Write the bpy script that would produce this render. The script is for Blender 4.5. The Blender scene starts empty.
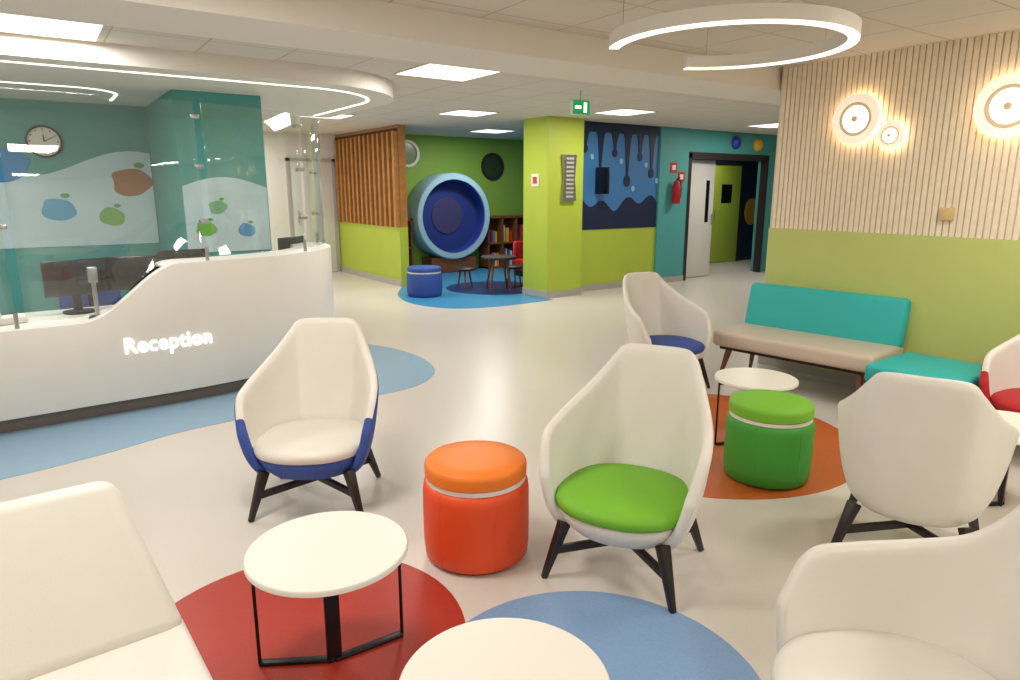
import bpy, bmesh, math, random
from mathutils import Vector, Matrix
random.seed(3)
S=bpy.context.scene
S.view_settings.view_transform='Standard'
S.view_settings.look='None'
S.view_settings.exposure=0.0
COL=bpy.context.collection

# ------------------------------------------------------------------ materials
def srgb(h):
    h=h.lstrip('#'); r=[int(h[i:i+2],16)/255 for i in (0,2,4)]
    return tuple(((c/12.92) if c<=0.04045 else ((c+0.055)/1.055)**2.4) for c in r)+(1,)
MATS={}
def mat(name,hexc,rough=.5,metal=0,emit=0,noise=0,nscale=40,bump=0,bscale=200,coat=0):
    if name in MATS: return MATS[name]
    m=bpy.data.materials.new(name); m.use_nodes=True
    nt=m.node_tree; b=nt.nodes['Principled BSDF']
    c=srgb(hexc)
    b.inputs['Base Color'].default_value=c
    b.inputs['Roughness'].default_value=rough
    b.inputs['Metallic'].default_value=metal
    if coat: b.inputs['Coat Weight'].default_value=coat
    if emit:
        b.inputs['Emission Color'].default_value=c
        b.inputs['Emission Strength'].default_value=emit
    if noise or bump:
        tc=nt.nodes.new('ShaderNodeTexCoord')
    if noise:
        n=nt.nodes.new('ShaderNodeTexNoise'); n.inputs['Scale'].default_value=nscale; n.inputs['Detail'].default_value=4
        nt.links.new(tc.outputs['Object'],n.inputs['Vector'])
        mr=nt.nodes.new('ShaderNodeMapRange'); mr.inputs['From Min'].default_value=.3; mr.inputs['From Max'].default_value=.7
        mr.inputs['To Min'].default_value=1-noise; mr.inputs['To Max'].default_value=1+noise
        nt.links.new(n.outputs['Fac'],mr.inputs['Value'])
        mx=nt.nodes.new('ShaderNodeVectorMath'); mx.operation='SCALE'
        mx.inputs[0].default_value=c[:3]
        nt.links.new(mr.outputs['Result'],mx.inputs['Scale'])
        nt.links.new(mx.outputs['Vector'],b.inputs['Base Color'])
    if bump:
        n2=nt.nodes.new('ShaderNodeTexNoise'); n2.inputs['Scale'].default_value=bscale
        nt.links.new(tc.outputs['Object'],n2.inputs['Vector'])
        bp=nt.nodes.new('ShaderNodeBump'); bp.inputs['Strength'].default_value=bump; bp.inputs['Distance'].default_value=.002
        nt.links.new(n2.outputs['Fac'],bp.inputs['Height']); nt.links.new(bp.outputs['Normal'],b.inputs['Normal'])
    MATS[name]=m; return m
M_floor=mat('vinyl_floor','#d6cfc6',.28,noise=.03,nscale=120)
M_bluefloor=mat('vinyl_lightblue','#8eafc8',.3,noise=.05,nscale=150)
M_red=mat('vinyl_red','#ad3020',.45,noise=.08,nscale=150)
M_blue=mat('vinyl_blue','#7f9fc6',.4,noise=.07,nscale=150)
M_orange=mat('vinyl_rust','#bd5f26',.45,noise=.08,nscale=150)
M_kblue=mat('vinyl_kids_blue','#3a8fc0',.35,noise=.04)
M_knavy=mat('vinyl_navy','#20386e',.35,noise=.04)
M_white=mat('white_paint','#e8e3db',.6)
M_desk=mat('desk_solid_surface','#f2ede5',.3,noise=.01,nscale=5)
M_teal=mat('teal_paint','#4f9e9b',.55,noise=.02,nscale=3)
M_lime=mat('lime_paint','#b0c242',.5,noise=.02,nscale=3)
M_limew=mat('lime_wall_panel','#c0ca76',.5,noise=.02,nscale=3)
M_green=mat('green_paint','#86b045',.55,noise=.02,nscale=3)
M_rib=mat('pale_wood_ribs','#efe0c6',.55,noise=.04,nscale=20)
M_ribback=mat('pale_wood_groove','#e2d1b0',.7)
M_wood=mat('brown_wood_slat','#aa7238',.5,noise=.15,nscale=12)
M_wooddark=mat('dark_wood_backing','#4a2e18',.7)
M_leather=mat('offwhite_leather','#e4dfd6',.45,noise=.015,nscale=8,bump=.15)
M_lblue=mat('blue_fabric','#34509e',.65,bump=.3)
M_lgreen=mat('green_fabric','#76b82a',.6,bump=.2)
M_lgreen2=mat('green_fabric_dark','#3f9a30',.55,bump=.2)
M_lred=mat('red_fabric','#b3141c',.6,bump=.2)
M_lorange2=mat('orange_fabric_body','#ea4f1e',.5,bump=.2)
M_lteal=mat('teal_fabric','#2cb3b0',.55,bump=.2)
M_espresso=mat('espresso_wood','#1f1512',.4,noise=.15,nscale=20)
M_walnut=mat('walnut_wood','#7a4a2a',.45,noise=.15,nscale=20)
M_black=mat('black_metal','#1a1a1c',.4,metal=.3)
M_table=mat('white_laminate','#ece6dc',.35)
M_steel=mat('brushed_steel','#b9b9b9',.3,metal=1)
M_screen=mat('black_screen','#0c0e14',.25)
M_navy=mat('navy_mural','#141f40',.5)
M_mblue=mat('blue_mural','#3f7ab4',.5)
M_mpale=mat('pale_mural','#c3d9e2',.6,noise=.06,nscale=2)
M_dark=mat('dark_frame','#2b2322',.5)
M_led=mat('led_strip','#fffaf2',.5,emit=1.6)
M_panel=mat('light_panel','#fffaf0',.5,emit=2.0)
M_glow=mat('lamp_glow','#ffe6bf',.5,emit=8)
M_glow2=mat('lamp_inner_glow','#fff4e0',.5,emit=1.5)
M_alu=mat('grey_skirting','#b0aca4',.4)
M_toe=mat('taupe_toe_kick','#6f645c',.4)
M_door=mat('door_white','#dcdad4',.45)

def glassmat():
    m=bpy.data.materials.new('clear_glass'); m.use_nodes=True; nt=m.node_tree; nt.nodes.clear()
    o=nt.nodes.new('ShaderNodeOutputMaterial'); t=nt.nodes.new('ShaderNodeBsdfTransparent'); t.inputs[0].default_value=(.95,.98,.97,1)
    g=nt.nodes.new('ShaderNodeBsdfGlossy'); g.inputs['Roughness'].default_value=.02
    lw=nt.nodes.new('ShaderNodeLayerWeight'); lw.inputs['Blend'].default_value=.5
    pw=nt.nodes.new('ShaderNodeMath'); pw.operation='POWER'; pw.inputs[1].default_value=4
    ml=nt.nodes.new('ShaderNodeMath'); ml.operation='MULTIPLY_ADD'; ml.inputs[1].default_value=.4; ml.inputs[2].default_value=.08
    mx=nt.nodes.new('ShaderNodeMixShader')
    nt.links.new(lw.outputs['Facing'],pw.inputs[0]); nt.links.new(pw.outputs[0],ml.inputs[0])
    nt.links.new(ml.outputs[0],mx.inputs[0]); nt.links.new(t.outputs[0],mx.inputs[1]); nt.links.new(g.outputs[0],mx.inputs[2]); nt.links.new(mx.outputs[0],o.inputs[0])
    return m
M_glass=glassmat()
def ceilmat():
    m=bpy.data.materials.new('ceiling_tiles'); m.use_nodes=True; nt=m.node_tree; b=nt.nodes['Principled BSDF']; b.inputs['Roughness'].default_value=.8
    g=nt.nodes.new('ShaderNodeNewGeometry'); br=nt.nodes.new('ShaderNodeTexBrick'); br.offset=0
    br.inputs['Color1'].default_value=srgb('#d9d2c8'); br.inputs['Color2'].default_value=srgb('#d7d0c6'); br.inputs['Mortar'].default_value=srgb('#b8b1a6')
    br.inputs['Scale'].default_value=1; br.inputs['Mortar Size'].default_value=.007; br.inputs['Brick Width'].default_value=.6; br.inputs['Row Height'].default_value=.6
    nt.links.new(g.outputs['Position'],br.inputs['Vector']); nt.links.new(br.outputs['Color'],b.inputs['Base Color'])
    return m
M_ceil=ceilmat()

# ------------------------------------------------------------------ mesh helpers
def addobj(name,me,mats,parent=None,smooth=False):
    o=bpy.data.objects.new(name,me); COL.objects.link(o)
    for m in (mats if isinstance(mats,(list,tuple)) else [mats]): me.materials.append(m)
    if smooth:
        for p in me.polygons: p.use_smooth=True
    if parent: o.parent=parent
    return o
def bevel(o,w,seg=3):
    md=o.modifiers.new('b','BEVEL'); md.width=w; md.segments=seg; md.limit_method='ANGLE'
    for p in o.data.polygons: p.use_smooth=True
    return o
def box(name,a,b,m,parent=None,bev=0,seg=2):
    me=bpy.data.meshes.new(name); bm=bmesh.new(); bmesh.ops.create_cube(bm,size=1)
    for v in bm.verts: v.co=Vector([(a[i]+b[i])/2+v.co[i]*(b[i]-a[i]) for i in range(3)])
    bm.to_mesh(me); bm.free(); o=addobj(name,me,m,parent)
    if bev: bevel(o,bev,seg)
    return o
def boxes(name,lst,m,parent=None):
    me=bpy.data.meshes.new(name); bm=bmesh.new()
    ms=m if isinstance(m,(list,tuple)) else [m]
    for it in lst:
        a,b=it[0],it[1]; mi=it[2] if len(it)>2 else 0
        r=bmesh.ops.create_cube(bm,size=1)
        for v in r['verts']: v.co=Vector([(a[i]+b[i])/2+v.co[i]*(b[i]-a[i]) for i in range(3)])
        for f in {f for v in r['verts'] for f in v.link_faces}: f.material_index=mi
    bm.to_mesh(me); bm.free(); return addobj(name,me,ms,parent)
def lathe(name,prof,m,parent=None,n=48,loc=(0,0,0),smooth=True,cap=True):
    me=bpy.data.meshes.new(name); bm=bmesh.new(); rings=[]
    for r,z in prof:
        rings.append([bm.verts.new((loc[0]+r*math.cos(2*math.pi*i/n),loc[1]+r*math.sin(2*math.pi*i/n),loc[2]+z)) for i in range(n)])
    for k in range(len(rings)-1):
        for i in range(n):
            bm.faces.new((rings[k][i],rings[k][(i+1)%n],rings[k+1][(i+1)%n],rings[k+1][i]))
    if cap:
        bm.faces.new(rings[0][::-1]); bm.faces.new(rings[-1])
    bmesh.ops.recalc_face_normals(bm,faces=bm.faces)
    bm.to_mesh(me); bm.free(); o=addobj(name,me,m,parent,smooth)
    if smooth:
        try: me.set_sharp_from_angle(angle=math.radians(45))
        except Exception: pass
    return o
def prism(name,pts,z0,z1,m,parent=None,axis='z'):
    """extruded outline; axis y/x = upright panel (pts are (h,z), z0..z1 depth)"""
    me=bpy.data.meshes.new(name); bm=bmesh.new()
    def mk(p,d):
        if axis=='z': return (p[0],p[1],d)
        if axis=='y': return (p[0],d,p[1])
        return (d,p[0],p[1])
    a=[bm.verts.new(mk(p,z0)) for p in pts]; b=[bm.verts.new(mk(p,z1)) for p in pts]
    n=len(pts); bm.faces.new(a); bm.faces.new(b[::-1])
    for i in range(n): bm.faces.new((a[i],b[i],b[(i+1)%n],a[(i+1)%n]))
    bmesh.ops.recalc_face_normals(bm,faces=bm.faces)
    bmesh.ops.triangulate(bm,faces=[f for f in bm.faces if len(f.verts)>4])
    bm.to_mesh(me); bm.free(); return addobj(name,me,m,parent)
def circ(cx,cy,r,n=64,ry=None):
    ry=ry or r
    return [(cx+r*math.cos(2*math.pi*i/n),cy+ry*math.sin(2*math.pi*i/n)) for i in range(n)]
def bar(name,p,q,w0,w1,m,parent=None,h0=None,h1=None):
    """tapered square bar from p to q"""
    p,q=Vector(p),Vector(q); d=(q-p).normalized()
    up=Vector((0,0,1)) if abs(d.z)<.95 else Vector((0,1,0))
    x=d.cross(up).normalized(); y=x.cross(d).normalized()
    h0=h0 or w0; h1=h1 or w1
    me=bpy.data.meshes.new(name); bm=bmesh.new(); vs=[]
    for c,w,h in ((p,w0,h0),(q,w1,h1)):
        vs.append([bm.verts.new(c+x*sx*w/2+y*sy*h/2) for sx,sy in ((-1,-1),(1,-1),(1,1),(-1,1))])
    bm.faces.new(vs[0]); bm.faces.new(vs[1][::-1])
    for i in range(4): bm.faces.new((vs[0][i],vs[1][i],vs[1][(i+1)%4],vs[0][(i+1)%4]))
    bmesh.ops.recalc_face_normals(bm,faces=bm.faces)
    bm.to_mesh(me); bm.free(); o=addobj(name,me,m,parent); bevel(o,.004,2); return o
def tube(name,pts,r,m,parent=None,cyclic=False):
    cu=bpy.data.curves.new(name,'CURVE'); cu.dimensions='3D'; cu.bevel_depth=r; cu.bevel_resolution=3; cu.use_fill_caps=True
    sp=cu.splines.new('POLY'); sp.points.add(len(pts)-1)
    for i,p in enumerate(pts): sp.points[i].co=(*p,1)
    sp.use_cyclic_u=cyclic; cu.materials.append(m)
    o=bpy.data.objects.new(name,cu); COL.objects.link(o)
    if parent: o.parent=parent
    return o
def empty(name,loc=(0,0,0),rz=0):
    e=bpy.data.objects.new(name,None); e.empty_display_size=.1; COL.objects.link(e); e.location=loc; e.rotation_euler=(0,0,rz); return e
def face(dx,dy): return math.atan2(dx,-dy)
def interp(xs,ys,x):
    if x<=xs[0]: return ys[0]
    if x>=xs[-1]: return ys[-1]
    for i in range(len(xs)-1):
        if x<=xs[i+1]: break
    def sl(k):
        if k==0: return (ys[1]-ys[0])/(xs[1]-xs[0])
        if k==len(xs)-1: return (ys[-1]-ys[-2])/(xs[-1]-xs[-2])
        return (ys[k+1]-ys[k-1])/(xs[k+1]-xs[k-1])
    h=xs[i+1]-xs[i]; t=(x-xs[i])/h
    return (2*t**3-3*t*t+1)*ys[i]+(t**3-2*t*t+t)*h*sl(i)+(-2*t**3+3*t*t)*ys[i+1]+(t**3-t*t)*h*sl(i+1)
def spline(pts,n):
    xs=[0]
    for a,b in zip(pts,pts[1:]): xs.append(xs[-1]+math.dist(a,b))
    return [tuple(interp(xs,[p[k] for p in pts],xs[-1]*i/n) for k in range(len(pts[0]))) for i in range(n+1)]

# ------------------------------------------------------------------ room shell
CZ=2.6; XR=15.2
box('floor',(-3.2,-2.4,-.1),(XR,13.2,0),M_floor)
box('ceiling',(-3.2,-2.4,CZ),(XR,13.2,CZ+.1),M_ceil)
box('wall_left',(-3.2,-2.2,0),(-3,8.8,CZ),M_white)
box('wall_front',(-3.2,-2.4,0),(5.65,-2.2,CZ),M_white)
WX=5.45; WE=3.72
box('wall_right',(WX,-2.2,0),(WX+.18,WE,CZ),M_ribback)
box('trim_lime_dado',(WX-.015,-2.2,.08),(WX,WE,1.25),M_limew)
box('baseboard_right',(WX-.02,-2.2,0),(WX,WE,.08),M_alu)
ribs=[]; y=-2.19
while y<WE-.02:
    ribs.append(((WX-.012,y,1.25),(WX,y+.034,CZ))); y+=.044
boxes('trim_wood_ribs',ribs,M_rib)
box('wall_side_return',(WX+.18,WE-.2,0),(XR,WE,CZ),M_white)
box('wall_far_right',(XR-.2,WE,0),(XR,9.8,CZ),M_teal)
box('ceiling_beam',(-3,3.75,2.42),(XR-.2,4.35,CZ),M_white)
BY=8.15; D0=9.42; D1=11.7
box('wall_mural_dado',(6.88,BY,0),(8.72,BY+.2,.97),M_lime)
box('wall_mural',(6.88,BY,.97),(8.72,BY+.2,CZ),M_mblue)
box('wall_teal_pier',(8.72,BY-.04,0),(D0,BY+.2,CZ),M_teal)
box('wall_teal_lintel',(D0,BY,2.2),(D1,BY+.2,CZ),M_teal)
box('wall_teal_right',(D1,BY,0),(XR-.2,BY+.2,CZ),M_teal)
box('baseboard_back',(6.88,BY-.015,0),(8.72,BY,.1),M_alu)
box('baseboard_pier',(8.72,BY-.055,0),(D0,BY-.04,.1),M_alu)
box('wall_corridor_left',(9.25,BY+.2,0),(9.42,9.8,CZ),M_white)
box('wall_corridor_end',(9.25,9.8,0),(XR,10.0,CZ),M_navy)
boxes('door_frame_dark',[((D0,BY-.03,0),(D0+.1,BY+.22,2.2)),((D1-.06,BY-.03,0),(D1,BY+.1,2.2)),((D0,BY-.03,2.12),(D1,BY+.22,2.22))],M_dark)
d=empty('door_leaf_white',(D0+.11,BY+.17,0),math.radians(3))
box('leaf',(0,-.02,.01),(.9,.02,2.1),M_door,d,.003)
box('vision_panel',(.66,-.025,1.0),(.76,.025,1.75),M_screen,d)
tube('handle',[(.84,-.05,.95),(.84,-.05,1.15)],.01,M_steel,d)
d=empty('door_corridor_green',(12.15,9.78,0))
box('leaf',(0,-.02,.01),(.95,.02,2.1),M_lime,d,.003)
boxes('frame',[((-.08,-.03,0),(0,.02,2.16)),((.95,-.03,0),(1.03,.02,2.16)),((-.08,-.03,2.1),(1.03,.02,2.16))],M_dark,d)
box('vision_panel',(.3,-.025,1.3),(.65,.025,1.7),M_screen,d)
tube('handle',[(.08,-.05,.95),(.08,-.05,1.15)],.01,M_steel,d)
o=empty('mural_amber_blob',(13.6,9.8,1.1)); prism('blob',circ(0,0,.25,32,.3),-.01,-.001,mat('amber_blob','#c08a30',.5),o,axis='y')  # mural blob painted on the corridor end wall
# kids alcove
AY=12.0
box('wall_alcove_back',(5.15,AY,0),(9.25,AY+.2,CZ),M_green)
box('wall_alcove_right',(9.05,BY+.2,0),(9.25,AY,CZ),M_mblue)
box('wall_slat_dado',(5.0,10.3,0),(5.15,13,.98),M_lime)
box('wall_slat_upper',(5.02,10.3,.98),(5.15,13,CZ),M_wood)
box('baseboard_slat',(4.985,10.3,0),(5.0,13,.1),M_alu)
sl=[]; y=10.3
while y<12.95:
    sl.append(((4.94,y,.98),(5.02,y+.08,2.5))); y+=.19
boxes('trim_wood_slats',sl,M_wood)
box('trim_slat_backing',(5.012,10.3,.98),(5.02,13,2.55),M_wooddark)
box('column_green',(6.2,7.9,.1),(6.86,8.5,CZ),M_lime)
box('column_green_base',(6.19,7.89,0),(6.87,8.51,.1),M_alu)
box('wall_end_white',(1.95,13,0),(5.15,13.2,CZ),M_white)
box('wall_reception_back',(-3,8.6,0),(1.2,8.8,CZ),M_teal)
box('wall_reception_pier',(1.2,7.0,0),(1.98,8.8,CZ),M_teal)
box('wall_corridor_side',(1.75,8.8,0),(1.95,13,CZ),M_white)
d=empty('door_end_white',(4.1,12.98,0))
box('leaf',(0,-.03,.01),(.8,.02,2.1),M_door,d,.004)
boxes('frame',[((-.06,-.04,0),(0,.02,2.16)),((.8,-.04,0),(.86,.02,2.16)),((-.06,-.04,2.1),(.86,.02,2.16))],M_alu,d)
tube('handle',[(.1,-.07,.95),(.1,-.07,1.2)],.012,M_steel,d)

# floor inlays
prism('floor_inlay_red',circ(.61,2.19,.6),.0,.003,M_red)
prism('floor_inlay_blue',circ(1.31,1.40,.56),.0,.003,M_blue)
prism('floor_inlay_rust',circ(3.47,2.77,.97),.0,.003,M_orange)
band=[(-2.99,5.9),(-2.99,4.45)]+spline([(-2.99,4.45),(-1.5,4.45),(-.3,4.53),(.19,4.63),(.73,4.8),(1.49,4.83),(2.03,4.8),(2.5,4.88),(2.84,5.23),(2.95,5.84),(2.79,6.5),(2.3,7.0)],60)[1:]+[(1.95,6.5),(1.5,6.2)]
prism('floor_inlay_reception',band,0,.003,M_bluefloor)
kid=spline([(5.0,10.3),(4.5,9.4),(4.35,8.6),(4.6,7.95),(5.2,7.72),(6.2,7.75)],30)+[(6.2,8.4),(9.05,8.4),(9.05,AY),(5.15,AY),(5.15,10.3)]
prism('floor_inlay_kids_blue',kid,0,.003,M_kblue)
prism('floor_inlay_kids_navy',circ(6.2,9.3,.8),0.003,.005,M_knavy)

# ------------------------------------------------------------------ reception soffit
def rr(x0,y0,x1,y1,r):
    pts=[(x0,y0)]
    pts+=[(x1-r+r*math.sin(a),y0+r-r*math.cos(a)) for a in [math.pi/2*i/16 for i in range(17)]]
    pts+=[(x1,y1),(x0,y1)]
    return pts
prism('ceiling_reception_soffit',rr(-3,5.88,3.25,8.6,1.1),2.46,CZ,M_white)
def ledstrip(name,x0,y0,x1,y1,r,z,w=.025):
    a=rr(x0,y0,x1,y1,r)[:-1]; b=rr(x0,y0+w,x1-w,y1,r-w)[:-1]
    me=bpy.data.meshes.new(name); bm=bmesh.new()
    va=[bm.verts.new((*p,z)) for p in a]; vb=[bm.verts.new((*p,z)) for p in b]
    for i in range(len(a)-1): bm.faces.new((va[i],va[i+1],vb[i+1],vb[i]))
    r_=bmesh.ops.extrude_face_region(bm,geom=list(bm.faces))
    for v in r_['geom']:
        if isinstance(v,bmesh.types.BMVert): v.co.z-=.006
    bmesh.ops.recalc_face_normals(bm,faces=bm.faces)
    bm.to_mesh(me); bm.free(); return addobj(name,me,M_led)
ledstrip('led_strip_light',-3,6.15,3.02,8.4,.85,2.459,.03)
ledstrip('led_strip_light',-3,7.3,.85,8.2,.4,2.459)

# ------------------------------------------------------------------ ceiling light panels
def light(name,loc,size,power,color=(1,.955,.89)):
    l=bpy.data.lights.new(name,'AREA'); l.shape='SQUARE'; l.size=size; l.energy=power*.82; l.color=color
    o=bpy.data.objects.new(name,l); COL.objects.link(o); o.location=loc; return o
PANELS=[(.25,5.5,36),(3.2,5.5,34),(5.05,8.2,34),(6.7,6.9,34),(10.0,6.9,40),(6.9,10.4,44),(3.6,9.6,40),(3.0,11.9,40),
        (.5,2.6,34),(-1.5,1.9,36),(3.3,-.3,38),(.9,-1.1,38),(4.4,1.2,28),(-.6,6.9,30),(11.6,9.1,16)]  # first of row added unseen to brighten desk front, last added to light corridor
for x,y,p in PANELS:
    z=2.46 if (x<2 and y>5.8) else CZ
    o=empty('ceiling_light_panel',(x,y,z))
    box('diffuser',(-.29,-.29,-.012),(.29,.29,-.004),M_panel,o)
    boxes('frame',[((-.3,-.3,-.014),(-.29,.3,0)),((.29,-.3,-.014),(.3,.3,0)),((-.3,-.3,-.014),(.3,-.29,0)),((-.3,.29,-.014),(.3,.3,0))],M_white,o)
    l=light('lamp',(0,0,-.02),.56,p); l.parent=o
    if (x,y)==(3.2,5.5): o.scale=(1.2,1.2,1)

# ------------------------------------------------------------------ ring pendant
rp=empty('ring_pendant_lamp',(3.35,2.65,0))
def arcring(name,r0,r1,z0,z1,a0,a1,m,par,n=80):
    me=bpy.data.meshes.new(name); bm=bmesh.new(); R=[]
    for i in range(n+1):
        a=a0+(a1-a0)*i/n; c,s=math.cos(a),math.sin(a)
        R.append([bm.verts.new((r*c,r*s,z)) for r,z in ((r0,z0),(r1,z0),(r1,z1),(r0,z1))])
    for i in range(n):
        for k in range(4): bm.faces.new((R[i][k],R[i+1][k],R[i+1][(k+1)%4],R[i][(k+1)%4]))
    bm.faces.new(R[0]); bm.faces.new(R[-1][::-1]); bmesh.ops.recalc_face_normals(bm,faces=bm.faces)
    bm.to_mesh(me); bm.free(); return addobj(name,me,m,par)
g0,g1=math.radians(146),math.radians(62+360)
arcring('housing',.61,.67,2.36,2.43,g0,g1,M_white,rp)
arcring('diffuser',.613,.667,2.352,2.36,g0,g1,M_led,rp)
for a in (160,250,340,50):
    a=math.radians(a); tube('cable',[(.64*math.cos(a),.64*math.sin(a),2.43),(.64*math.cos(a),.64*math.sin(a),CZ)],.002,M_steel,rp)

# ------------------------------------------------------------------ wall lamps, thermostat
M_ring=mat('lamp_grey_ring','#cbb893',.5,emit=.25)
M_disc=mat('lamp_disc','#fff3de',.5,emit=.45)
def walllamp(y,z,r):
    o=empty('wall_lamp',(WX-.014,y,z)); o.rotation_euler=(0,-math.pi/2,0)
    lathe('backplate',[(r*.5,0),(r*.5,.04)],M_white,o)
    lathe('glow_ring',[(r*.86,.018),(r*.88,.022),(r*.88,.03),(r*.5,.03)],M_glow,o)
    lathe('disc',[(r*.97,.036),(r,.042),(r*.98,.054),(r*.74,.05),(r*.72,.044),(r*.3,.044)],M_disc,o)
    lathe('ring_outline',[(r*.66,.047),(r*.66,.054),(r*.6,.054),(r*.6,.044)],M_ring,o)
    lathe('inner_glow',[(r*.55,.044),(r*.52,.057),(r*.2,.058)],M_glow2,o)
    lathe('hub',[(r*.12,.05),(r*.11,.07),(r*.06,.074)],M_ring,o)
walllamp(3.0,2.12,.19); walllamp(2.72,1.98,.1); walllamp(1.97,2.12,.21)
o=empty('wall_thermostat',(WX-.014,2.27,1.41)); box('body',(-.025,-.045,-.045),(0,.045,.045),mat('brass_plate','#d8bd84',.4,metal=.2),o,.004)

# ------------------------------------------------------------------ reception desk
plan=[(-2.9,5.3),(-1.5,5.34),(-.3,5.38),(.3,5.42),(.9,5.46),(1.45,5.57),(1.98,5.85),(2.33,6.3),(2.45,6.9)]
PC=spline(plan,120)
NR=[]
for i in range(len(PC)):
    a=PC[max(0,i-1)]; b=PC[min(len(PC)-1,i+1)]; t=Vector((b[0]-a[0],b[1]-a[1])).normalized(); NR.append((-t.y,t.x))
def hz(x):
    t=min(1,max(0,(x-.22)/.66)); t=t*t*(3-2*t); return .69+.37*t
def strip(name,i0,i1,o0,o1,z0f,z1f,m,par):
    me=bpy.data.meshes.new(name); bm=bmesh.new(); R=[]
    for i in range(i0,i1+1):
        x,y=PC[i]; n=NR[i]; z0=z0f(x) if callable(z0f) else z0f; z1=z1f(x) if callable(z1f) else z1f
        R.append([bm.verts.new((x+n[0]*o,y+n[1]*o,z)) for o,z in ((o0,z0),(o1,z0),(o1,z1),(o0,z1))])
    for i in range(len(R)-1):
        for k in range(4): bm.faces.new((R[i][k],R[i+1][k],R[i+1][(k+1)%4],R[i][(k+1)%4]))
    bm.faces.new(R[0]); bm.faces.new(R[-1][::-1]); bmesh.ops.recalc_face_normals(bm,faces=bm.faces)
    bm.to_mesh(me); bm.free(); o=addobj(name,me,m,par); return bevel(o,.004,2)
dk=empty('reception_desk'); N=len(PC)-1
ih=next(i for i,p in enumerate(PC) if p[0]>.76)
strip('front_panel',0,N,0,.09,.1,hz,M_desk,dk)
strip('toe_kick',0,N,.05,.10,0,.11,M_toe,dk)
strip('work_surface',0,N,.09,.75,.655,.69,M_desk,dk)
strip('rear_panel',0,N,.72,.75,0,.655,M_alu,dk)
strip('transaction_ledge',ih,N,.085,.34,1.02,hz,M_desk,dk)
cu=bpy.data.curves.new('lettering','FONT'); cu.body='Reception'; cu.offset=.018; cu.extrude=.012; cu.size=1; cu.materials.append(mat('letters','#ffffff',.4,emit=1.0))
cu.space_character=1.06
tx=bpy.data.objects.new('lettering',cu); COL.objects.link(tx); bpy.context.view_layer.update()
sc=.59/tx.dimensions.x; tx.scale=(sc,sc*1.15,sc); tx.rotation_euler=(math.pi/2,0,math.radians(4)); tx.location=(.45,5.42,.44); tx.parent=dk
gs=empty('glass_screen'); cuts=[0,30,54,78,97,118]
for k in range(len(cuts)-1):
    strip('pane_%d'%(k+1),cuts[k]+(1 if k else 0),cuts[k+1],.045,.053,lambda x:hz(x)+.03,2.2,M_glass,gs)
for k in cuts[1:]:
    x,y=PC[k]; n=NR[k]
    for z in (1.35,1.75,2.1):
        if z<hz(x)+.1: continue
        box('clip',(x+n[0]*.05-.03,y+n[1]*.05-.03,z-.015),(x+n[0]*.05+.03,y+n[1]*.05+.03,z+.015),M_steel,gs,.005)
    tube('foot',[(x+n[0]*.05,y+n[1]*.05,hz(x)-.01),(x+n[0]*.05,y+n[1]*.05,hz(x)+.1)],.014,M_steel,gs)
def monitor(x,y,rz,z=.692,w=.5,zz=.13):
    o=empty('computer_monitor',(x,y,z),rz)
    box('screen',(-w/2,-.015,zz),(w/2,.015,zz+w*.62),M_screen,o,.008)
    box('bezel_back',(-w/2+.05,.015,zz+.05),(w/2-.05,.03,zz+w*.5),M_black,o,.006)
    bar('neck',(0,.03,0),(0,.03,.25),.05,.05,M_black,o)
    lathe('base',[(.11,0),(.11,.012),(.03,.016)],M_black,o)
monitor(.24,5.92,.3,w=.42); monitor(.64,5.98,-.2,w=.42); monitor(1.0,6.03,.15,w=.4,zz=.17); monitor(2.1,6.75,.7,.692,.42,.18)
oc=empty('office_chair',(.35,6.75,0),math.pi)
box('seat',(-.24,-.24,.42),(.24,.24,.5),M_lblue,oc,.03); box('back',(-.22,.2,.55),(.22,.26,1.0),M_lblue,oc,.03)
tube('post',[(0,0,.06),(0,0,.42)],.025,M_black,oc); tube('back_support',[(0,.05,.44),(0,.27,.48),(0,.27,.75)],.02,M_black,oc)
for k in range(5):
    a=k*2*math.pi/5; tube('base_arm',[(0,0,.08),(.26*math.cos(a),.26*math.sin(a),.06)],.018,M_black,oc)
    lathe('caster',[(.02,0),(.03,.02),(.03,.04),(.02,.06)],M_black,oc,16,(.26*math.cos(a),.26*math.sin(a),0))
o=empty('card_reader',(.33,5.6,.692)); tube('stem',[(0,0,0),(0,0,.25)],.015,M_steel,o); box('head',(-.03,-.02,.25),(.03,.02,.36),M_steel,o,.006); lathe('base',[(.06,0),(.05,.015)],M_steel,o)
o=empty('desk_telephone',(-.2,5.72,.692),.3); box('base',(-.1,-.1,0),(.1,.1,.05),M_white,o,.01); box('handset',(-.095,-.09,.05),(-.045,.09,.085),M_white,o,.01); box('display',(-.02,.03,.05),(.08,.08,.055),M_screen,o)

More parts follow.
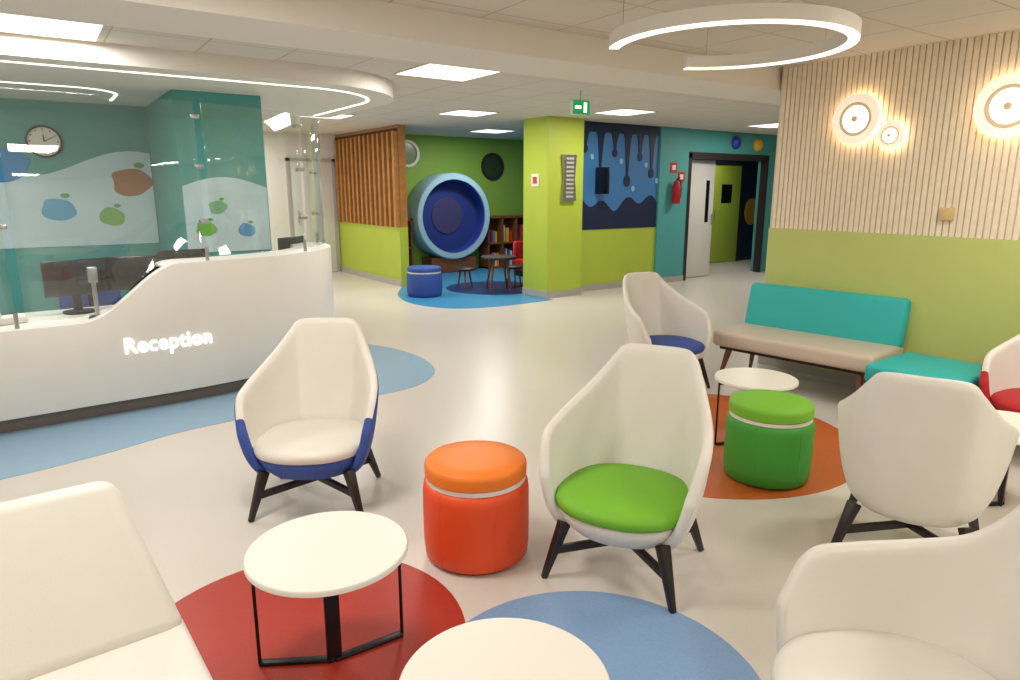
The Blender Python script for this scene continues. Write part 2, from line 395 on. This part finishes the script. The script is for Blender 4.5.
# reception mural
RY=8.6
wav=[(-2.99,1.0),(1.19,1.0)]+[(1.19-4.18*i/40,1.85+.14*math.sin(i*.33+1)) for i in range(41)]
prism('mural_pale_wave',wav,RY-.012,RY-.001,M_mpale,axis='y')
prism('mural_pier_wave',[(1.21,1.0),(1.97,1.0)]+[(1.97-.76*i/10,1.6+.1*math.sin(i*.3)) for i in range(11)],6.988,6.999,M_mpale,axis='y')
def blobpts(r,seed):
    return [(r*(1+.1*math.sin(3*a+seed)+.06*math.sin(5*a+2*seed))*math.cos(a),r*.82*(1+.1*math.sin(2*a+seed))*math.sin(a)) for a in [2*math.pi*i/40 for i in range(40)]]
def mblob(x,yy,z,r,c,seed,par):
    prism('blob',[(x+a,z+b) for a,b in blobpts(r,seed)],yy-.004,yy,mat('blob'+c,c,.5),par,axis='y')
    prism('leaf',[(x+a+r*.5,z+b+r*.95) for a,b in circ(0,0,r*.28,20,r*.16)],yy-.004,yy,mat('leafg','#4f9a4a',.5),par,axis='y')
    prism('inner_blob',[(x+a-r*.2,z+b+r*.2) for a,b in blobpts(r*.4,seed+1)],yy-.007,yy-.004,mat('blobl'+c,c,.35),par,axis='y')  # smaller blob in the same colour, slightly glossier
mf=empty('mural_fruit_shapes')
for q,(x,z,r,c) in enumerate(((-.12,1.82,.2,'#2f86c4'),(.98,1.66,.19,'#a0602e'),(.28,1.38,.15,'#3a9fc8'),(.76,1.3,.12,'#6fb04a'),(-.9,1.5,.2,'#c0a030'),(-1.8,1.7,.22,'#b04040'))): mblob(x,RY-.013,z,r,c,q,mf)
mf=empty('mural_pier_shapes')
for q,(x,z,r,c) in enumerate(((1.5,1.42,.08,'#6fb08a'),(1.38,1.22,.09,'#6fb04a'),(1.75,1.2,.08,'#3a8fc8'))): mblob(x,6.987,z,r,c,q+7,mf)
ck=empty('wall_clock',(.24,RY,2.06)); ck.rotation_euler=(math.pi/2,0,0)
lathe('rim',[(.16,0),(.16,.04),(.14,.045),(.14,.02)],M_dark,ck); lathe('face',[(.14,.02),(.139,.025)],M_table,ck)
bar('hour_hand',(0,0,.03),(.0,.07,.03),.012,.008,M_black,ck); bar('minute_hand',(0,0,.034),(.09,.05,.034),.008,.006,M_black,ck)
for k in range(12):
    a=k*math.pi/6; box('tick_%d'%k,(.12*math.cos(a)-.006,.12*math.sin(a)-.006,.024),(.12*math.cos(a)+.006,.12*math.sin(a)+.006,.028),M_black,ck)

# ------------------------------------------------------------------ tub chairs
def tubchair(x,y,dx,dy,outer,inner,seat,sc=1.0,flat=False):
    o=empty('tub_armchair',(x,y,0),face(dx,dy)); o.scale=(sc,sc,sc)
    s_=[0,.12,.2,.27,.4,.55,.7,.85,1]
    RX=[0,.10,.16,.197,.25,.305,.34,.35,.32]; RYy=[.41,.405,.393,.365,.265,.13,-.01,-.13,-.215]; RZ=[.89,.89,.882,.85,.768,.69,.635,.58,.42]
    if flat: RZ=[.89,.89,.88,.80,.66,.61,.585,.555,.42]
    BX=[0,.08,.125,.16,.215,.26,.28,.275,.245]; BYy=[.24,.235,.225,.205,.14,.05,-.05,-.15,-.225]
    me=bpy.data.meshes.new('shell'); bm=bmesh.new(); rows=[]; n=60; k=10; ZB=.205
    for j in range(k+1):
        t=j/k; row=[]
        for i in range(-n//2,n//2+1):
            s=abs(i)/(n/2); sg=1 if i>=0 else -1
            f=t**.65
            q=1-.12*(1-t)**4
            X=(interp(s_,BX,s)*(1-f)+interp(s_,RX,s)*f)*q; Y=(interp(s_,BYy,s)*(1-f)+interp(s_,RYy,s)*f)*q; Z=ZB*(1-t)+interp(s_,RZ,s)*t
            row.append(bm.verts.new((sg*X,Y,Z)))
        rows.append(row)
    for j in range(k):
        for i in range(n):
            f=bm.faces.new((rows[j][i],rows[j][i+1],rows[j+1][i+1],rows[j+1][i]))
            if i<2 or i>=n-2: f.material_index=2
    bmesh.ops.recalc_face_normals(bm,faces=bm.faces); bm.faces.ensure_lookup_table()
    f0=bm.faces[n//2]
    if f0.normal.dot(Vector((f0.calc_center_median().x,f0.calc_center_median().y,0)))<0: bmesh.ops.reverse_faces(bm,faces=bm.faces)
    bm.to_mesh(me); bm.free(); sh=addobj('shell',me,[outer,inner,outer,outer],o,True)
    md=sh.modifiers.new('s','SOLIDIFY'); md.thickness=.045; md.offset=-1; md.material_offset=1; md.material_offset_rim=1
    md=sh.modifiers.new('u','SUBSURF'); md.levels=1; md.render_levels=1
    def sup(rx,ry0,ry1,e,nn=48):
        P=[]
        for q in range(nn):
            a=2*math.pi*q/nn; c,s2=math.cos(a),math.sin(a)
            P.append((rx*math.copysign(abs(c)**(2/e),c),(ry0+ry1)/2+(ry1-ry0)/2*math.copysign(abs(s2)**(2/e),s2)))
        return P
    def loft(name,secs,m):
        me=bpy.data.meshes.new(name); bm=bmesh.new(); R=[]
        for P,z in secs: R.append([bm.verts.new((p[0],p[1],z)) for p in P])
        for a,b in zip(R,R[1:]):
            for q in range(len(a)): bm.faces.new((a[q],a[(q+1)%len(a)],b[(q+1)%len(a)],b[q]))
        bm.faces.new(R[0][::-1]); bm.faces.new(R[-1]); bmesh.ops.recalc_face_normals(bm,faces=bm.faces)
        bm.to_mesh(me); bm.free(); return addobj(name,me,m,o,True)
    loft('seat_pan',[(sup(.16,-.18,.15,2.2),.185),(sup(.22,-.24,.19,2.2),.205),(sup(.258,-.285,.21,2.2),.25),(sup(.276,-.303,.22,2.2),.30),(sup(.265,-.29,.22,2.2),.31)],outer)
    loft('seat_cushion',[(sup(.26,-.29,.22,2.3),.302),(sup(.28,-.312,.23,2.3),.315),(sup(.285,-.318,.235,2.3),.338),(sup(.278,-.31,.23,2.3),.358),(sup(.25,-.275,.21,2.3),.37),(sup(.15,-.15,.13,2.2),.377)],seat)
    k=0
    for sx in (-1,1):
        for sy in (-1,1):
            k+=1; bar('leg_%d'%k,(sx*.205,sy*.195-.01,.24),(sx*.27,sy*.26,0),.046,.024,M_espresso,o)
    bar('cross_1',(-.24,-.23,.12),(.24,.23,.12),.024,.024,M_espresso,o,.034,.034); bar('cross_2',(-.24,.23,.12),(.24,-.23,.12),.024,.024,M_espresso,o,.034,.034)
    return o
tubchair(1.08,3.29,-.55,-.84,M_lblue,M_leather,M_leather)
tubchair(1.94,1.90,-.88,-.47,M_leather,M_leather,M_lgreen)
tubchair(4.18,3.75,-.2,-.98,M_leather,M_leather,M_lblue)
tubchair(3.07,1.27,.93,.36,M_leather,M_leather,M_leather)
tubchair(1.61,.575,-.84,.54,M_leather,M_leather,M_leather,1.06,True)
tubchair(4.85,1.31,-1,.05,M_lred,M_leather,M_lred)

# ------------------------------------------------------------------ pouf stools
def pouf(x,y,c1,c2,r=.225,h=.45):
    o=empty('pouf_stool',(x,y,0))
    lathe('foot_ring',[(r*.9,0),(r*.9,.012)],M_black,o)
    lathe('body',[(r*.95,.01),(r*1.0,.02),(r*1.03,.08),(r*1.035,.2),(r*1.03,.31),(r*1.01,.345),(r*.94,.358)],c2,o,64)
    lathe('band',[(r*.93,.355),(r*.965,.357),(r*.965,.376),(r*.93,.379)],M_table,o,64)
    lathe('top',[(r*.93,.376),(r*.985,.382),(r*.99,.42),(r*.975,.436),(r*.93,.445),(r*.6,.451),(r*.2,.453)],c1,o,64)
    for k in range(6):
        a=k*math.pi/3+.3; rr_=r*1.03
        tube('seam',[(rr_*f*math.cos(a),rr_*f*math.sin(a),z) for f,z in ((.97,.02),(.995,.08),(1.0,.2),(.995,.31),(.975,.345))],.0025,c2,o)
    return o
pouf(1.47,2.36,mat('orange_top','#f07d1c',.5,bump=.2),M_lorange2)
pouf(3.25,2.12,M_lgreen,M_lgreen2)
pouf(4.85,9.2,M_lblue,M_lblue,.26)

# ------------------------------------------------------------------ round coffee tables
def ctable(x,y,rot=0,r=.26,h=.43,ang=(140,8)):
    o=empty('round_coffee_table',(x,y,0),rot)
    lathe('top',[(r-.006,h-.022),(r,h-.018),(r,h-.004),(r-.004,h)],M_table,o,64)
    box('post',(-.025,-.008,0),(.025,.008,h-.022),M_black,o,.002)
    k=0
    for a in ang:
        a=math.radians(a); k+=1; ex,ey=.25*math.cos(a),.25*math.sin(a)
        bar('foot_%d'%k,(0,0,.008),(ex,ey,.008),.03,.03,M_black,o,.014,.014)
        tube('rod_%d'%k,[(ex,ey,.008),(ex,ey,h-.02)],.006,M_black,o)
        bar('top_rail_%d'%k,(0,0,h-.028),(ex,ey,h-.028),.02,.02,M_black,o,.01,.01)
ctable(.68,2.02,0,.262,.43,(150,-2)); ctable(.80,1.165,.5,.255); ctable(3.63,2.49,.3,.25); ctable(3.92,1.2,.2)

# ------------------------------------------------------------------ sofas
def sofa(name,x,y,th,W,D,seatm,backm,legm,h=.43,back=True,lean=12,taper=0,bh=.40):
    o=empty(name,(x,y,0),th)
    box('seat',(-W/2,-D/2,h-.13),(W/2,D/2,h),seatm,o,.035,4)
    box('under_frame',(-W/2+.05,-D/2+.06,h-.16),(W/2-.05,D/2-.05,h-.12),M_espresso,o)
    if back:
        bk=box('backrest',(-W/2,-.055,0),(W/2,.055,bh),backm,o,.045,5)
        if taper:
            for v in bk.data.vertices:
                if v.co.z>.1: v.co.x*=(1-taper)
        bk.location=(0,D/2-.07,h-.04); bk.rotation_euler=(math.radians(-lean),0,0)
    k=0
    for sx in (-1,1):
        for sy in (-1,1):
            k+=1; bar('leg_%d'%k,(sx*(W/2-.12),sy*(D/2-.1),h-.15),(sx*(W/2-.07),sy*(D/2-.05),0),.045,.022,legm,o)
    return o
sofa('teal_sofa',5.03,3.04,math.radians(-83),1.30,.62,mat('beige_leather','#cdbfae',.45,bump=.1),M_lteal,M_walnut,h=.42)
sofa('teal_bench',4.87,2.0,math.radians(-88),.6,.64,M_lteal,M_lteal,M_walnut,h=.43,back=False)
sofa('white_sofa',-.54,1.58,math.radians(3),1.56,.68,M_leather,M_leather,M_espresso,h=.42,lean=34,taper=.13,bh=.47)

# ------------------------------------------------------------------ kids area
pt=empty('play_tunnel',(6.76,11.5,1.08)); pt.rotation_euler=(math.pi/2,0,0)
lathe('tube',[(.70,.0),(.80,.0),(.82,-.03),(.82,-.46),(.70,-.46),(.70,.0)],mat('pale_blue_gloss','#a3cbdd',.35),pt,64,cap=False)
lathe('lining',[(.695,-.02),(.68,-.03),(.68,-.43)],mat('royal_blue_pad','#263f9a',.5),pt,64,cap=False)
lathe('back_pad',[(.69,-.30),(.69,-.32)],mat('royal_blue_pad2','#263884',.5),pt,64)
lathe('centre_pad',[(.34,-.28),(.36,-.30)],mat('plum_pad','#3c3a6a',.6),pt,48)
boxes('base',[((-.5,-1.07,-.45),(.5,-.78,-.05))],M_walnut,pt)
def shelf(x0,L,nb):
    bs=empty('bookshelf',(x0,11.62,0))
    fr=[((0,0,0),(L,.36,.04)),((0,0,1.02),(L,.36,1.06)),((0,0,.5),(L,.36,.53)),((0,.34,0),(L,.36,1.06))]
    for k in range(nb+1): fr.append(((k*(L-.03)/nb,0,0),(k*(L-.03)/nb+.03,.36,1.06)))
    boxes('carcass',fr,M_walnut,bs)
    bk=[]
    for k in range(nb):
        for z in (.04,.53):
            x=k*(L-.03)/nb+.05
            while x<(k+1)*(L-.03)/nb-.05:
                w=random.uniform(.02,.045); hh=random.uniform(.2,.36)
                if random.random()<.75: bk.append(((x,.08,z),(x+w,.3,z+hh),random.randrange(6)))
                x+=w+.003
    boxes('books',bk,[mat('bk%d'%i,c,.5) for i,c in enumerate(('#c23a2c','#2c6fb8','#e0b030','#3f9a4a','#e8e4da','#8a3a8a'))],bs)
shelf(5.2,.7,2); shelf(7.6,1.42,4)
def wallring(name,x,z,r,m1,m2):
    o=empty(name,(x,AY,z)); o.rotation_euler=(math.pi/2,0,0)
    lathe('rim',[(r*.8,0),(r,0),(r,.05),(r*.8,.05),(r*.8,0)],m1,o,cap=False); lathe('face',[(r*.8,.01),(r*.8,.02)],m2,o)
wallring('round_mirror',6.02,2.25,.25,M_table,mat('mirror_face','#7f9a6a',.2)); wallring('round_wall_panel',7.95,2.05,.27,M_dark,mat('dkgreen','#28401c',.5))
kt=empty('play_table',(6.15,9.1,0)); lathe('top',[(.28,.5),(.29,.51),(.29,.53),(.28,.54)],M_dark,kt)
for k in range(4):
    a=k*math.pi/2+.4; bar('leg_%d'%k,(.14*math.cos(a),.14*math.sin(a),.5),(.24*math.cos(a),.24*math.sin(a),.005),.035,.022,M_walnut,kt)
for x,y in ((5.75,9.5),(6.6,9.3)):
    st=empty('play_stool',(x,y,0)); lathe('seat',[(.15,.3),(.16,.31),(.16,.33),(.14,.345)],M_dark,st)
    for k in range(3):
        a=k*2*math.pi/3; bar('leg_%d'%k,(.08*math.cos(a),.08*math.sin(a),.3),(.14*math.cos(a),.14*math.sin(a),.005),.03,.02,M_walnut,st)
rc=empty('red_play_chair',(7.6,10.3,0)); box('seat',(-.2,-.2,.1),(.2,.2,.32),M_lred,rc,.04); box('back',(-.2,.12,.3),(.2,.2,.65),M_lred,rc,.04)
boxes('feet',[((-.17,-.17,0),(-.12,.17,.1)),((.12,-.17,0),(.17,.17,.1))],M_black,rc)

# mural on back wall
mw=[(6.89,.97),(8.71,.97)]+[(8.71-1.82*i/30,1.38+.08*math.sin(i*.7)+.06*math.sin(i*.27)) for i in range(31)]
prism('mural_navy_wave',mw,BY-.01,BY-.001,M_navy,axis='y')
md=empty('mural_drips',(0,BY,0))
# one navy paint edge along the top whose lower contour runs down into rounded drips
DR=((7.1,2.2,.05),(7.42,1.86,.06),(7.72,2.15,.05),(8.0,1.72,.07),(8.28,2.1,.05),(8.55,1.85,.06))
cont=[]
for i in range(181):
    x=6.9+1.8*i/180; z=2.45
    for cx,cz,r in DR:
        dd=abs(x-cx)/.05
        z=min(z,2.45-(2.45-cz)*math.exp(-(dd**2.2)*1.2)-.0)
    cont.append((x,z))
prism('paint_edge',[(8.7,CZ-.005),(6.9,CZ-.005)]+cont,-.012,-.001,M_navy,md,axis='y')
for k,(cx,cz,r) in enumerate(DR):
    prism('drop_%d'%k,circ(cx,cz,r,24,r*1.3),-.014,-.001,M_navy,md,axis='y')
    prism('splash_%d'%k,circ(cx+.14,cz-.12,.035,20,.045),-.014,-.001,mat('pale_drop','#8fc0e4',.5),md,axis='y')
tv=empty('wall_monitor',(7.35,BY,1.72)); box('screen',(-.04,-.3,-.2),(.0,-.02,.2),M_screen,tv,.006); box('arm',(-.02,-.06,-.03),(.02,0,.03),M_black,tv)
sg=empty('wall_sign_square',(6.2,8.2,1.72)); box('plate',(-.012,-.09,-.09),(0,.09,.09),M_table,sg,.002); box('pictogram',(-.014,-.05,-.05),(-.011,.05,.05),mat('sign_red','#c24040',.5),sg)
ap=empty('perforated_wall_panel',(6.56,7.9,1.75))
prism('frame',[(-.13,-.33),(.13,-.33),(.10,0),(.13,.33),(-.13,.33),(-.10,0)],-.05,0,M_steel,ap,axis='y')
boxes('louvres',[((-.07,-.058,-.28+i*.06),(.07,-.05,-.25+i*.06)) for i in range(10)],M_alu,ap)
fe=empty('fire_extinguisher',(9.05,8.02,1.35)); lathe('bottle',[(.05,0),(.07,.02),(.07,.3),(.04,.37),(.02,.39)],M_lred,fe); bar('valve',(0,0,.39),(0,-.06,.44),.03,.02,M_black,fe)
box('bracket',(-.03,.06,.1),(.03,.09,.3),M_steel,fe); tube('hose',[(0,0,.4),(.07,-.02,.38),(.09,-.02,.26),(.08,-.02,.1)],.01,M_black,fe)
for x,z,c in ((9.05,1.95,'#c22020'),(9.25,1.8,'#c22020')):
    s2=empty('wall_sign_safety',(x,BY-.04,z)); box('plate',(-.08,-.01,-.08),(.08,0,.08),mat('sg'+c,c,.5),s2); box('symbol',(-.04,-.012,-.04),(.04,-.009,.04),M_table,s2)
for x,z,c in ((10.7,2.42,'#1c3f9a'),(11.35,2.4,'#d8a820')):
    o=empty('wall_ball_decor',(x,BY,z)); o.rotation_euler=(math.pi/2,0,0); lathe('dome',[(.12,0),(.11,.04),(.07,.08),(.02,.1)],mat('ball'+c,c,.3),o,32)
ex=empty('exit_sign',(4.93,5.75,2.43)); box('body',(-.12,-.02,-.075),(.12,.02,.075),M_white,ex,.004); box('face',(-.115,-.025,-.07),(.115,-.019,.07),mat('exit_green','#18a860',.5,emit=.4),ex)
box('arrow',(-.09,-.028,-.015),(-.01,-.024,.015),M_led,ex); box('figure',(.03,-.028,-.05),(.07,-.024,.05),M_led,ex)
tube('rod',[(0,0,.07),(0,0,.17)],.006,M_steel,ex)
sd=empty('smoke_detector',(2.5,4.95,CZ)); sd.rotation_euler=(math.pi,0,0); lathe('body',[(.05,0),(.055,.02),(.045,.04),(.02,.05)],M_white,sd,32)

# ------------------------------------------------------------------ world + camera
w=bpy.data.worlds.new('world'); w.use_nodes=True; w.node_tree.nodes['Background'].inputs[0].default_value=(.9,.93,1,1); w.node_tree.nodes['Background'].inputs[1].default_value=.4; S.world=w
cd=bpy.data.cameras.new('camera'); cd.sensor_width=36; cd.lens=680/1020*36; cd.clip_start=.05
c=bpy.data.objects.new('camera',cd); COL.objects.link(c); c.location=(0,0,1.58)
c.rotation_euler=(math.pi/2-math.atan(150/680),0,math.radians(-35)); S.camera=c
